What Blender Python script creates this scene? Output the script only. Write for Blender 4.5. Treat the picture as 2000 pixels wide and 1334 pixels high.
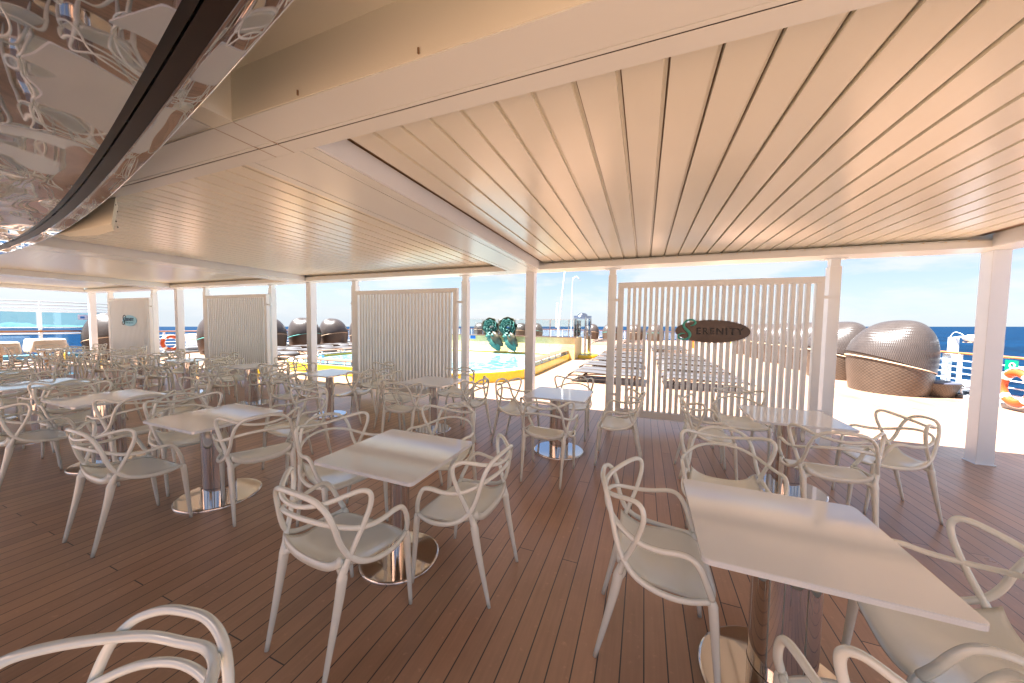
import bpy, bmesh, math, random
from mathutils import Vector, Matrix
PI = math.pi
R = math.radians
random.seed(7)
sc = bpy.context.scene
for o in list(bpy.data.objects): bpy.data.objects.remove(o)

# ------------------------------------------------------------------ camera
F = 652.6
def unit(v):
    v = Vector(v); v.normalize(); return v
d1 = unit((258, 29, F))
d2 = Vector((1657, -56, -F)).normalized(); d2 = (d2 - d1*d2.dot(d1)).normalized()
d3 = -(d2.cross(d1))
cam = bpy.data.cameras.new('camera'); camo = bpy.data.objects.new('camera', cam); sc.collection.objects.link(camo)
sc.camera = camo
cam.sensor_width = 36; cam.lens = 36*F/2000; cam.clip_start = 0.02; cam.clip_end = 80000
rt = Vector((d2.x, d1.x, d3.x)); up = Vector((d2.y, d1.y, d3.y)); fw = Vector((d2.z, d1.z, d3.z))
m = Matrix(((rt.x, up.x, -fw.x), (rt.y, up.y, -fw.y), (rt.z, up.z, -fw.z)))
camo.matrix_world = Matrix.Translation((0, 0, 1.6)) @ m.to_4x4()
GUP = Vector((-0.01486, -0.0007, 0.99989))           # true vertical: the ship lists slightly

# ------------------------------------------------------------------ world, sun, exposure
SUN = unit((-0.40, -0.195, 1.0))                      # towards the sun
w = bpy.data.worlds.new('World'); sc.world = w; w.use_nodes = True
nt = w.node_tree; nt.nodes.clear()
def N(nt, t, **k):
    n = nt.nodes.new(t)
    for a, b in k.items(): setattr(n, a, b)
    return n
out = N(nt, 'ShaderNodeOutputWorld'); bg = N(nt, 'ShaderNodeBackground'); bg.inputs[1].default_value = 0.05
sky = N(nt, 'ShaderNodeTexSky', sky_type='NISHITA'); sky.sun_disc = False
sky.sun_elevation = math.asin(SUN.z); sky.sun_rotation = math.atan2(SUN.x, SUN.y)
sky.air_density = 1.0; sky.dust_density = 0.2; sky.ozone_density = 3.0
tc = N(nt, 'ShaderNodeTexCoord'); mp = N(nt, 'ShaderNodeMapping')
mp.inputs['Rotation'].default_value = (0, -0.01486, 0)
nt.links.new(tc.outputs['Generated'], mp.inputs[0])
mp3 = N(nt, 'ShaderNodeMapping'); mp3.inputs['Scale'].default_value = (1, 1, 3.6)
nt.links.new(mp.outputs[0], mp3.inputs[0])
nz = N(nt, 'ShaderNodeTexNoise'); nz.inputs['Scale'].default_value = 4.5; nz.inputs['Detail'].default_value = 9; nz.inputs['Roughness'].default_value = .58
nt.links.new(mp3.outputs[0], nz.inputs['Vector'])
rp = N(nt, 'ShaderNodeValToRGB'); rp.color_ramp.elements[0].position = .44; rp.color_ramp.elements[1].position = .60
nt.links.new(nz.outputs[0], rp.inputs[0])
mx = N(nt, 'ShaderNodeMixRGB'); mx.inputs[2].default_value = (3.05, 3.1, 3.15, 1)
mm = N(nt, 'ShaderNodeMath', operation='MULTIPLY'); mm.inputs[1].default_value = .75
nt.links.new(mp.outputs[0], sky.inputs[0])
nt.links.new(rp.outputs[0], mm.inputs[0]); nt.links.new(mm.outputs[0], mx.inputs[0])
tint = N(nt, 'ShaderNodeMixRGB', blend_type='MULTIPLY'); tint.inputs[0].default_value = 1; tint.inputs[2].default_value = (.58, .57, .61, 1); nt.links.new(sky.outputs[0], tint.inputs[1])
spz = N(nt, 'ShaderNodeSeparateXYZ'); nt.links.new(mp.outputs[0], spz.inputs[0])
hz = N(nt, 'ShaderNodeMapRange'); hz.inputs[1].default_value = .0; hz.inputs[2].default_value = .22; hz.inputs[3].default_value = .9; hz.inputs[4].default_value = 0; nt.links.new(spz.outputs[2], hz.inputs[0])
hm = N(nt, 'ShaderNodeMixRGB'); hm.inputs[2].default_value = (2.35, 2.65, 2.95, 1); nt.links.new(hz.outputs[0], hm.inputs[0]); nt.links.new(tint.outputs[0], hm.inputs[1])
nt.links.new(hm.outputs[0], mx.inputs[1])
nt.links.new(mx.outputs[0], bg.inputs[0]); nt.links.new(bg.outputs[0], out.inputs[0])
sl = bpy.data.lights.new('sun', 'SUN'); so = bpy.data.objects.new('sun', sl); sc.collection.objects.link(so)
sl.energy = 5.0; sl.angle = R(.55); sl.color = (1, .985, .965)
so.rotation_euler = SUN.to_track_quat('Z', 'Y').to_euler()
sc.view_settings.view_transform = 'Standard'; sc.view_settings.look = 'None'; sc.view_settings.gamma = 1
sc.view_settings.exposure = 2.72
sc.render.engine = 'CYCLES'
sc.cycles.max_bounces = 10; sc.cycles.diffuse_bounces = 6; sc.cycles.glossy_bounces = 5; sc.cycles.transparent_max_bounces = 16
sc.cycles.caustics_reflective = False; sc.cycles.caustics_refractive = False
sc.render.resolution_x = 1024; sc.render.resolution_y = 683

# ------------------------------------------------------------------ materials
MATS = {}
def mat(name, col=(.5, .5, .5), rough=.5, metal=0., spec=.5, noise=0., nscale=8., bump=0., bscale=30., coat=0., colour2=None, obj=True, stretch=None):
    if name in MATS: return MATS[name]
    m = bpy.data.materials.new(name); m.use_nodes = True; nt = m.node_tree
    b = nt.nodes['Principled BSDF']
    b.inputs['Base Color'].default_value = (*col, 1); b.inputs['Roughness'].default_value = rough
    b.inputs['Metallic'].default_value = metal; b.inputs['Specular IOR Level'].default_value = spec
    b.inputs['Coat Weight'].default_value = coat; b.inputs['Coat Roughness'].default_value = .08
    tc = N(nt, 'ShaderNodeTexCoord'); src = tc.outputs['Object']
    if stretch:
        mp = N(nt, 'ShaderNodeMapping'); mp.inputs['Scale'].default_value = stretch; nt.links.new(src, mp.inputs[0]); src = mp.outputs[0]
    if noise or colour2:
        n = N(nt, 'ShaderNodeTexNoise'); n.inputs['Scale'].default_value = nscale; n.inputs['Detail'].default_value = 6
        nt.links.new(src, n.inputs['Vector'])
        mx = N(nt, 'ShaderNodeMixRGB'); c2 = colour2 or tuple(c*(1-noise) for c in col)
        mx.inputs[1].default_value = (*col, 1); mx.inputs[2].default_value = (*c2, 1)
        mr = N(nt, 'ShaderNodeMapRange'); mr.inputs[1].default_value = .28; mr.inputs[2].default_value = .74
        nt.links.new(n.outputs[0], mr.inputs[0]); nt.links.new(mr.outputs[0], mx.inputs[0]); nt.links.new(mx.outputs[0], b.inputs['Base Color'])
        r2 = N(nt, 'ShaderNodeMapRange'); r2.inputs[3].default_value = rough*.93; r2.inputs[4].default_value = min(1, rough*1.08)
        nt.links.new(n.outputs[0], r2.inputs[0]); nt.links.new(r2.outputs[0], b.inputs['Roughness'])
    if bump:
        n2 = N(nt, 'ShaderNodeTexNoise'); n2.inputs['Scale'].default_value = bscale; n2.inputs['Detail'].default_value = 3
        nt.links.new(src, n2.inputs['Vector'])
        bp = N(nt, 'ShaderNodeBump'); bp.inputs['Strength'].default_value = bump; bp.inputs['Distance'].default_value = .01
        nt.links.new(n2.outputs[0], bp.inputs['Height']); nt.links.new(bp.outputs[0], b.inputs['Normal'])
    MATS[name] = m; return m

M_chair = mat('cream moulded plastic', (.82, .855, .80), .14, spec=.8, noise=.06, nscale=6, bump=.02, bscale=120)
M_top = mat('white compact tabletop', (.80, .85, .89), .045, spec=.95, noise=.03, nscale=3, bump=.008, bscale=200)
M_steel = mat('polished steel', (.66, .63, .61), .06, 1., noise=.08, nscale=3)
M_white = mat('white painted metal', (.80, .87, .93), .35, noise=.05, nscale=2, bump=.03, bscale=60)
M_screen = mat('off white screen paint', (.80, .87, .90), .42, noise=.05, nscale=2)
M_beam = mat('satin beige aluminium', (.76, .81, .80), .26, noise=.05, nscale=1.2, bump=.02, bscale=40)
M_blade = mat('louvre beige aluminium', (.82, .82, .72), .22, noise=.05, nscale=1.5, bump=.02, bscale=50, coat=.0)
M_cream = mat('cream ceiling paint', (.84, .85, .74), .7, noise=.05, nscale=1)
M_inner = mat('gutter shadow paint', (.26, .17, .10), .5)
M_dark = mat('black rubber', (.02, .018, .017), .5)
M_darkband = mat('dark bronze band', (.016, .011, .009), .3, noise=.4, nscale=3)
M_brass = mat('brass clip', (.8, .6, .25), .3, .8)
M_yellow = None
M_teak = mat('varnished teak', (.42, .17, .05), .3, noise=.35, nscale=5, stretch=(6, .6, 6))
M_benchw = mat('bench teak', (.20, .115, .07), .4, noise=.3, nscale=5, stretch=(8, 1, 8))
M_sling = mat('grey sling fabric', (.07, .066, .07), .7, noise=.15, nscale=3, bump=.15, bscale=300)
M_frame = mat('bronze lounger frame', (.05, .035, .025), .35, .3, noise=.2)
M_kerbgrey = mat('grey deck kerb', (.30, .32, .34), .6, noise=.2, nscale=3)
M_orange = mat('orange life ring', (.50, .085, .018), .4, noise=.1)
M_tape = mat('white reflective tape', (.85, .85, .85), .4)
M_green = mat('safety green', (.0, .22, .13), .4)
M_strap = mat('cream strap', (.70, .50, .33), .5)
M_strapt = mat('turquoise strap', (.15, .55, .50), .5)
M_teal = mat('teal letter enamel', (.06, .42, .35), .35)
M_navy = mat('navy letter', (.01, .05, .10), .4)
M_lblue = mat('pale blue sign face', (.34, .70, .90), .35)
M_ink = mat('black letter', (.006, .006, .006), .35)
M_blue = mat('blue depth marker', (.02, .16, .55), .4)
M_verd = mat('verdigris metal', (.014, .070, .056), .45, .15, colour2=(.065, .21, .17), nscale=5, bump=.25, bscale=14)
M_verdr = mat('tarnished bronze rim', (.085, .07, .04), .4, .2, noise=.5, nscale=6)
M_wrap = mat('white cover cloth', (.75, .70, .62), .8, noise=.12, nscale=5, bump=.5, bscale=18)
M_rock = mat('distant headland scrub', (.12, .17, .16), .9, noise=.4, nscale=.002)
M_hull = mat('distant ship hull', (.25, .27, .30), .6)

M_top.node_tree.nodes['Principled BSDF'].inputs['IOR'].default_value = 2.0
M_top.node_tree.nodes['Principled BSDF'].inputs['Specular IOR Level'].default_value = .6
M_chair.node_tree.nodes['Principled BSDF'].inputs['IOR'].default_value = 1.6
def deck_mat():
    m = bpy.data.materials.new('composite deck boards'); m.use_nodes = True; nt = m.node_tree; b = nt.nodes['Principled BSDF']
    tc = N(nt, 'ShaderNodeTexCoord'); sp = N(nt, 'ShaderNodeSeparateXYZ'); nt.links.new(tc.outputs['Object'], sp.inputs[0])
    def math_(op, a, b_=None, c=None):
        n = N(nt, 'ShaderNodeMath', operation=op)
        for i, v in enumerate((a, b_, c)):
            if v is None: continue
            if isinstance(v, (int, float)): n.inputs[i].default_value = v
            else: nt.links.new(v, n.inputs[i])
        return n.outputs[0]
    P = .104
    xs = math_('DIVIDE', math_('SUBTRACT', sp.outputs[0], .049), P)
    fl = math_('FLOOR', xs); fr = math_('FRACT', xs)
    seam = math_('GREATER_THAN', math_('ABSOLUTE', math_('SUBTRACT', fr, .5)), .47)
    wn = N(nt, 'ShaderNodeTexWhiteNoise', noise_dimensions='1D'); nt.links.new(fl, wn.inputs['W'])
    yy = math_('DIVIDE', math_('ADD', math_('SUBTRACT', sp.outputs[1], .995), math_('MULTIPLY', math_('MODULO', math_('ADD', fl, 601.0), 3.0), 1.2)), 3.6)
    fy = math_('FRACT', yy); butt = math_('GREATER_THAN', math_('ABSOLUTE', math_('SUBTRACT', fy, .5)), .4992)
    line = math_('MAXIMUM', seam, butt)
    # per board tint
    cmb = N(nt, 'ShaderNodeCombineXYZ'); nt.links.new(fl, cmb.inputs[0]); nt.links.new(math_('FLOOR', yy), cmb.inputs[1])
    wn2 = N(nt, 'ShaderNodeTexWhiteNoise', noise_dimensions='2D'); nt.links.new(cmb.outputs[0], wn2.inputs['Vector'])
    mp = N(nt, 'ShaderNodeMapping'); mp.inputs['Scale'].default_value = (60, 3, 1); nt.links.new(tc.outputs['Object'], mp.inputs[0])
    gr = N(nt, 'ShaderNodeTexNoise'); gr.inputs['Scale'].default_value = 1; gr.inputs['Detail'].default_value = 6; nt.links.new(mp.outputs[0], gr.inputs['Vector'])
    st = N(nt, 'ShaderNodeTexNoise'); st.inputs['Scale'].default_value = 1.1; st.inputs['Detail'].default_value = 8; st.inputs['Roughness'].default_value = .65; nt.links.new(tc.outputs['Object'], st.inputs['Vector'])
    sp2 = N(nt, 'ShaderNodeTexNoise'); sp2.inputs['Scale'].default_value = 26; sp2.inputs['Detail'].default_value = 3; nt.links.new(tc.outputs['Object'], sp2.inputs['Vector'])
    v = math_('ADD', math_('MULTIPLY', math_('SUBTRACT', wn2.outputs[0], .5), .30), 1.0)
    v = math_('ADD', v, math_('MULTIPLY', math_('SUBTRACT', gr.outputs[0], .5), .35))
    v = math_('ADD', v, math_('MULTIPLY', math_('SUBTRACT', st.outputs[0], .5), .75))
    v = math_('ADD', v, math_('MULTIPLY', math_('MAXIMUM', math_('SUBTRACT', sp2.outputs[0], .63), 0.0), 2.2))
    base = N(nt, 'ShaderNodeRGB'); base.outputs[0].default_value = (.405, .238, .150, 1)
    vm = N(nt, 'ShaderNodeVectorMath', operation='SCALE'); nt.links.new(base.outputs[0], vm.inputs[0]); nt.links.new(v, vm.inputs['Scale'])
    mx = N(nt, 'ShaderNodeMixRGB'); nt.links.new(line, mx.inputs[0]); nt.links.new(vm.outputs[0], mx.inputs[1]); mx.inputs[2].default_value = (.022, .017, .022, 1)
    nt.links.new(mx.outputs[0], b.inputs['Base Color'])
    rr = N(nt, 'ShaderNodeMapRange'); rr.inputs[1].default_value = .3; rr.inputs[2].default_value = .7; rr.inputs[3].default_value = .27; rr.inputs[4].default_value = .42; b.inputs['Specular IOR Level'].default_value = .95
    nt.links.new(st.outputs[0], rr.inputs[0]); nt.links.new(rr.outputs[0], b.inputs['Roughness'])
    hh = math_('SUBTRACT', math_('MULTIPLY', gr.outputs[0], .25), line)
    bp = N(nt, 'ShaderNodeBump'); bp.inputs['Strength'].default_value = .35; bp.inputs['Distance'].default_value = .003
    nt.links.new(hh, bp.inputs['Height']); nt.links.new(bp.outputs[0], b.inputs['Normal'])
    return m
M_deck = deck_mat()

def tile_mat(name, c1, c2, cm, size=.03, rough=.25):
    m = bpy.data.materials.new(name); m.use_nodes = True; nt = m.node_tree; b = nt.nodes['Principled BSDF']
    tc = N(nt, 'ShaderNodeTexCoord'); sp = N(nt, 'ShaderNodeSeparateXYZ'); nt.links.new(tc.outputs['Object'], sp.inputs[0])
    ad = N(nt, 'ShaderNodeMath', operation='ADD'); nt.links.new(sp.outputs[0], ad.inputs[0]); nt.links.new(sp.outputs[1], ad.inputs[1])
    cb = N(nt, 'ShaderNodeCombineXYZ'); nt.links.new(ad.outputs[0], cb.inputs[0]); nt.links.new(sp.outputs[2], cb.inputs[1])
    br = N(nt, 'ShaderNodeTexBrick'); br.offset = 0; br.inputs['Scale'].default_value = 1
    br.inputs['Brick Width'].default_value = size; br.inputs['Row Height'].default_value = size; br.inputs['Mortar Size'].default_value = size*.06
    br.inputs['Color1'].default_value = (*c1, 1); br.inputs['Color2'].default_value = (*c2, 1); br.inputs['Mortar'].default_value = (*cm, 1)
    nt.links.new(cb.outputs[0], br.inputs['Vector']); 
    n = N(nt, 'ShaderNodeTexNoise'); n.inputs['Scale'].default_value = 1.6; n.inputs['Detail'].default_value = 5; nt.links.new(tc.outputs['Object'], n.inputs['Vector'])
    mr = N(nt, 'ShaderNodeMapRange'); mr.inputs[1].default_value = .3; mr.inputs[2].default_value = .7; mr.inputs[3].default_value = .82; mr.inputs[4].default_value = 1.1
    nt.links.new(n.outputs[0], mr.inputs[0])
    vm = N(nt, 'ShaderNodeVectorMath', operation='SCALE'); nt.links.new(br.outputs[0], vm.inputs[0]); nt.links.new(mr.outputs[0], vm.inputs['Scale'])
    nt.links.new(vm.outputs[0], b.inputs['Base Color']); b.inputs['Roughness'].default_value = rough
    return m
M_yellow = tile_mat('yellow mosaic tile', (.86, .62, .012), (.80, .54, .01), (.66, .46, .06), .04)
M_ptile = tile_mat('pale yellow mosaic tile', (.86, .68, .34), (.78, .58, .22), (.70, .58, .32), .05, .4)
M_whitetile = tile_mat('white pool rim tile', (.75, .76, .74), (.68, .70, .70), (.5, .52, .52), .08)

def wicker_mat(name, c1, c2, rough, metal, sx=55, sz=80):
    m = bpy.data.materials.new(name); m.use_nodes = True; nt = m.node_tree; b = nt.nodes['Principled BSDF']
    tc = N(nt, 'ShaderNodeTexCoord'); sp = N(nt, 'ShaderNodeSeparateXYZ'); nt.links.new(tc.outputs['Object'], sp.inputs[0])
    an = N(nt, 'ShaderNodeMath', operation='ARCTAN2'); nt.links.new(sp.outputs[1], an.inputs[0]); nt.links.new(sp.outputs[0], an.inputs[1])
    def s(v, k):
        a = N(nt, 'ShaderNodeMath', operation='MULTIPLY'); nt.links.new(v, a.inputs[0]); a.inputs[1].default_value = k
        c = N(nt, 'ShaderNodeMath', operation='SINE'); nt.links.new(a.outputs[0], c.inputs[0]); return c.outputs[0]
    a = s(an.outputs[0], sx); z = s(sp.outputs[2], sz)
    mu = N(nt, 'ShaderNodeMath', operation='MULTIPLY'); nt.links.new(a, mu.inputs[0]); nt.links.new(z, mu.inputs[1])
    mr = N(nt, 'ShaderNodeMapRange'); mr.inputs[1].default_value = -1; mr.inputs[2].default_value = 1; nt.links.new(mu.outputs[0], mr.inputs[0])
    n = N(nt, 'ShaderNodeTexNoise'); n.inputs['Scale'].default_value = 5; n.inputs['Detail'].default_value = 4; nt.links.new(tc.outputs['Object'], n.inputs['Vector'])
    ad = N(nt, 'ShaderNodeMath', operation='MULTIPLY_ADD'); nt.links.new(n.outputs[0], ad.inputs[0]); ad.inputs[1].default_value = .8; ad.inputs[2].default_value = -.4
    ad2 = N(nt, 'ShaderNodeMath', operation='ADD'); nt.links.new(ad.outputs[0], ad2.inputs[0]); nt.links.new(mr.outputs[0], ad2.inputs[1]); ad2.use_clamp = True
    mx = N(nt, 'ShaderNodeMixRGB'); mx.inputs[1].default_value = (*c1, 1); mx.inputs[2].default_value = (*c2, 1)
    nt.links.new(ad2.outputs[0], mx.inputs[0]); nt.links.new(mx.outputs[0], b.inputs['Base Color'])
    bp = N(nt, 'ShaderNodeBump'); bp.inputs['Strength'].default_value = .5; bp.inputs['Distance'].default_value = .008
    nt.links.new(mr.outputs[0], bp.inputs['Height']); nt.links.new(bp.outputs[0], b.inputs['Normal'])
    b.inputs['Roughness'].default_value = rough; b.inputs['Metallic'].default_value = metal
    return m
M_basket = wicker_mat('brown woven wicker', (.042, .028, .020), (.095, .066, .047), .42, 0)
M_hood = wicker_mat('dark grey woven wicker', (.034, .025, .021), (.085, .067, .058), .28, .0, 150, 46)

def glass_mat(name, tint, gl=.12):
    m = bpy.data.materials.new(name); m.use_nodes = True; nt = m.node_tree; nt.nodes.clear()
    o = N(nt, 'ShaderNodeOutputMaterial'); t = N(nt, 'ShaderNodeBsdfTransparent'); t.inputs[0].default_value = (*tint, 1)
    g = N(nt, 'ShaderNodeBsdfGlossy'); g.inputs['Roughness'].default_value = .03; g.inputs[0].default_value = (.9, .95, 1, 1)
    fr = N(nt, 'ShaderNodeFresnel'); fr.inputs[0].default_value = 1.45; mx = N(nt, 'ShaderNodeMixShader')
    nt.links.new(fr.outputs[0], mx.inputs[0]); nt.links.new(t.outputs[0], mx.inputs[1]); nt.links.new(g.outputs[0], mx.inputs[2]); nt.links.new(mx.outputs[0], o.inputs[0])
    return m
M_glass = glass_mat('clear screen glass', (.90, .95, .95))
M_glassb = glass_mat('blue tinted glass', (.62, .84, .92))

def sea_mat():
    m = bpy.data.materials.new('open sea'); m.use_nodes = True; nt = m.node_tree; b = nt.nodes['Principled BSDF']
    tc = N(nt, 'ShaderNodeTexCoord'); mp = N(nt, 'ShaderNodeMapping'); nt.links.new(tc.outputs['Object'], mp.inputs[0])
    n = N(nt, 'ShaderNodeTexNoise'); n.inputs['Scale'].default_value = .09; n.inputs['Detail'].default_value = 12; n.inputs['Roughness'].default_value = .68; nt.links.new(mp.outputs[0], n.inputs['Vector'])
    n2 = N(nt, 'ShaderNodeTexNoise'); n2.inputs['Scale'].default_value = .006; n2.inputs['Detail'].default_value = 6; nt.links.new(mp.outputs[0], n2.inputs['Vector'])
    ra = N(nt, 'ShaderNodeValToRGB'); ra.color_ramp.elements[0].position = .34; ra.color_ramp.elements[0].color = (.0002, .0045, .018, 1)  # light and dark of the ripples put into the sea colour
    ra.color_ramp.elements[1].position = .62; ra.color_ramp.elements[1].color = (.0008, .026, .070, 1)
    e = ra.color_ramp.elements.new(.735); e.color = (.004, .055, .13, 1)
    e = ra.color_ramp.elements.new(.76); e.color = (.30, .36, .40, 1)
    nt.links.new(n.outputs[0], ra.inputs[0])
    mr = N(nt, 'ShaderNodeMapRange'); mr.inputs[1].default_value = .35; mr.inputs[2].default_value = .65; mr.inputs[3].default_value = .8; mr.inputs[4].default_value = 1.2
    nt.links.new(n2.outputs[0], mr.inputs[0])
    vm = N(nt, 'ShaderNodeVectorMath', operation='SCALE'); nt.links.new(ra.outputs[0], vm.inputs[0]); nt.links.new(mr.outputs[0], vm.inputs['Scale'])
    nt.links.new(vm.outputs[0], b.inputs['Base Color']); b.inputs['Roughness'].default_value = .55; b.inputs['IOR'].default_value = 1.12
    bp = N(nt, 'ShaderNodeBump'); bp.inputs['Strength'].default_value = 1; bp.inputs['Distance'].default_value = 2.2
    nt.links.new(n.outputs[0], bp.inputs['Height']); nt.links.new(bp.outputs[0], b.inputs['Normal'])
    return m
M_sea = sea_mat()

def pool_mat():
    m = bpy.data.materials.new('pool water'); m.use_nodes = True; nt = m.node_tree; b = nt.nodes['Principled BSDF']
    tc = N(nt, 'ShaderNodeTexCoord')
    vo = N(nt, 'ShaderNodeTexVoronoi', feature='DISTANCE_TO_EDGE'); vo.inputs['Scale'].default_value = 3.2
    n = N(nt, 'ShaderNodeTexNoise'); n.inputs['Scale'].default_value = 2.0; n.inputs['Detail'].default_value = 5
    nt.links.new(tc.outputs['Object'], n.inputs['Vector'])
    vmx = N(nt, 'ShaderNodeMixRGB'); vmx.inputs[0].default_value = .25; nt.links.new(tc.outputs['Object'], vmx.inputs[1]); nt.links.new(n.outputs[1], vmx.inputs[2]); nt.links.new(vmx.outputs[0], vo.inputs['Vector'])
    ra = N(nt, 'ShaderNodeValToRGB'); ra.color_ramp.elements[0].position = 0; ra.color_ramp.elements[0].color = (.26, .36, .38, 1)  # bright net of rippling light put into the water colour
    ra.color_ramp.elements[1].position = .16; ra.color_ramp.elements[1].color = (.045, .17, .23, 1)
    nt.links.new(vo.outputs[0], ra.inputs[0]); nt.links.new(ra.outputs[0], b.inputs['Base Color'])
    b.inputs['Roughness'].default_value = .06; b.inputs['IOR'].default_value = 1.33
    bp = N(nt, 'ShaderNodeBump'); bp.inputs['Strength'].default_value = .35; bp.inputs['Distance'].default_value = .03
    nt.links.new(n.outputs[0], bp.inputs['Height']); nt.links.new(bp.outputs[0], b.inputs['Normal'])
    return m
M_pool = pool_mat()

def mirror_mat():
    m = bpy.data.materials.new('wavy mirror steel'); m.use_nodes = True; nt = m.node_tree; b = nt.nodes['Principled BSDF']
    b.inputs['Base Color'].default_value = (.86, .81, .79, 1); b.inputs['Metallic'].default_value = 1; b.inputs['Roughness'].default_value = .025
    tc = N(nt, 'ShaderNodeTexCoord')
    mp = N(nt, 'ShaderNodeMapping'); mp.inputs['Scale'].default_value = (1, 1.6, 1); nt.links.new(tc.outputs['Object'], mp.inputs[0])
    n = N(nt, 'ShaderNodeTexNoise'); n.inputs['Scale'].default_value = 1.5; n.inputs['Detail'].default_value = .6; nt.links.new(mp.outputs[0], n.inputs['Vector'])
    bp = N(nt, 'ShaderNodeBump'); bp.inputs['Strength'].default_value = 1.0; bp.inputs['Distance'].default_value = .03
    nt.links.new(n.outputs[0], bp.inputs['Height']); nt.links.new(bp.outputs[0], b.inputs['Normal'])
    return m
M_mirror = mirror_mat()

# ------------------------------------------------------------------ mesh helpers
def link(name, me, m=None, parent=None):
    o = bpy.data.objects.new(name, me); sc.collection.objects.link(o)
    if parent is not None: o.parent = parent
    if m is not None and me is not None and not me.materials: me.materials.append(m)
    return o
def empty(name, loc=(0, 0, 0), rz=0, **t):
    o = link(name, None); o.location = loc; o.rotation_euler = (0, 0, rz); o.empty_display_size = .1; tag(o, **t); return o
def tag(o, label=None, cat=None, group=None, kind=None):
    if label: o['label'] = label
    if cat: o['category'] = cat
    if group: o['group'] = group
    if kind: o['kind'] = kind
    return o
class B:
    def __init__(s): s.v = []; s.f = []; s.sm = []
    def add(s, vs, fs, smooth=False, mtx=None):
        n = len(s.v)
        s.v += [tuple(mtx @ Vector(v)) if mtx else tuple(v) for v in vs]
        s.f += [[i+n for i in f] for f in fs]; s.sm += [smooth]*len(fs); return s
    def box(s, x0, x1, y0, y1, z0, z1, mtx=None):
        return s.add([(x0, y0, z0), (x1, y0, z0), (x1, y1, z0), (x0, y1, z0), (x0, y0, z1), (x1, y0, z1), (x1, y1, z1), (x0, y1, z1)],
              [(0, 3, 2, 1), (4, 5, 6, 7), (0, 1, 5, 4), (1, 2, 6, 5), (2, 3, 7, 6), (3, 0, 4, 7)], False, mtx)
    def bbox(s, x0, x1, y0, y1, z0, z1, r=.004, mtx=None):      # chamfered box
        bm = bmesh.new(); bmesh.ops.create_cube(bm, size=1)
        for v in bm.verts: v.co = Vector(((x0+x1)/2+v.co.x*(x1-x0), (y0+y1)/2+v.co.y*(y1-y0), (z0+z1)/2+v.co.z*(z1-z0)))
        bmesh.ops.bevel(bm, geom=bm.edges[:], offset=r, segments=1, affect='EDGES')
        bm.verts.index_update(); s.add([v.co[:] for v in bm.verts], [[v.index for v in f.verts] for f in bm.faces], False, mtx); bm.free(); return s
    def lathe(s, prof, n=32, mtx=None, smooth=True, cap=True, sx=1, sy=1):
        vs = []; fs = []
        for (r, z) in prof:
            for i in range(n): a = 2*PI*i/n; vs.append((r*math.cos(a)*sx, r*math.sin(a)*sy, z))
        for k in range(len(prof)-1):
            for i in range(n): j = (i+1) % n; fs.append((k*n+i, k*n+j, (k+1)*n+j, (k+1)*n+i))
        s.add(vs, fs, smooth, mtx)
        if cap:
            s.add(vs[:n], [list(range(n))[::-1]], False, mtx); s.add(vs[-n:], [list(range(n))], False, mtx)
        return s
    def tube(s, pts, rad, n=8, sub=4, closed=False, flat=1.0, cap=True, updir=None):
        pts = [Vector(p) for p in pts]
        if not isinstance(rad, (list, tuple)): rad = [rad]*len(pts)
        P = []; Q = []
        L = len(pts); rng = L if closed else L-1
        for i in range(rng):
            if closed: a, b, c, d = pts[i-1], pts[i], pts[(i+1) % L], pts[(i+2) % L]; r0, r1 = rad[i], rad[(i+1) % L]
            else:
                b, c = pts[i], pts[i+1]; a = pts[i-1] if i else b*2-c; d = pts[i+2] if i+2 < L else c*2-b; r0, r1 = rad[i], rad[i+1]
            for k in range(sub):
                t = k/sub
                P.append(.5*((2*b)+(c-a)*t+(2*a-5*b+4*c-d)*t*t+(3*b-a-3*c+d)*t**3)); Q.append(r0+(r1-r0)*t)
        if not closed: P.append(pts[-1]); Q.append(rad[-1])
        vs = []; fs = []; prev = None; m = len(P)
        for i, p in enumerate(P):
            if closed: t = (P[(i+1) % m]-P[i-1])
            else: t = P[min(i+1, m-1)]-P[max(i-1, 0)]
            t.normalize()
            if updir is not None: u = Vector(updir)
            elif prev is None: u = Vector((0, 0, 1)) if abs(t.z) < .9 else Vector((1, 0, 0))
            else: u = prev
            u = u-t*u.dot(t); u.normalize(); prev = u; w_ = t.cross(u)
            for k in range(n):
                a = 2*PI*k/n; vs.append(p+(u*math.cos(a)*flat+w_*math.sin(a))*Q[i])
        for i in range(m if closed else m-1):
            i2 = (i+1) % m
            for k in range(n): k2 = (k+1) % n; fs.append((i*n+k, i*n+k2, i2*n+k2, i2*n+k))
        b0 = len(s.v); s.add(vs, fs, True)
        if cap and not closed:
            s.f.append([b0+k for k in range(n)][::-1]); s.sm.append(False)
            s.f.append([b0+(m-1)*n+k for k in range(n)]); s.sm.append(False)
        return s
    def prism(s, poly, z0, z1, mtx=None, smooth=False):
        n = len(poly)
        s.add([(x, y, z0) for x, y in poly]+[(x, y, z1) for x, y in poly],
              [list(range(n))[::-1], [i+n for i in range(n)]]+[(i, (i+1) % n, (i+1) % n+n, i+n) for i in range(n)], False, mtx)
        if smooth:
            for i in range(n): s.sm[-1-i] = True
        return s
    def mesh(s, name):
        me = bpy.data.meshes.new(name); me.from_pydata(s.v, [], s.f); me.update()
        me.polygons.foreach_set('use_smooth', s.sm)
        bm = bmesh.new(); bm.from_mesh(me); bmesh.ops.recalc_face_normals(bm, faces=bm.faces[:]); bm.to_mesh(me); bm.free()
        return me
    def obj(s, name, m, parent=None): return link(name, s.mesh(name), m, parent)
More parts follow.
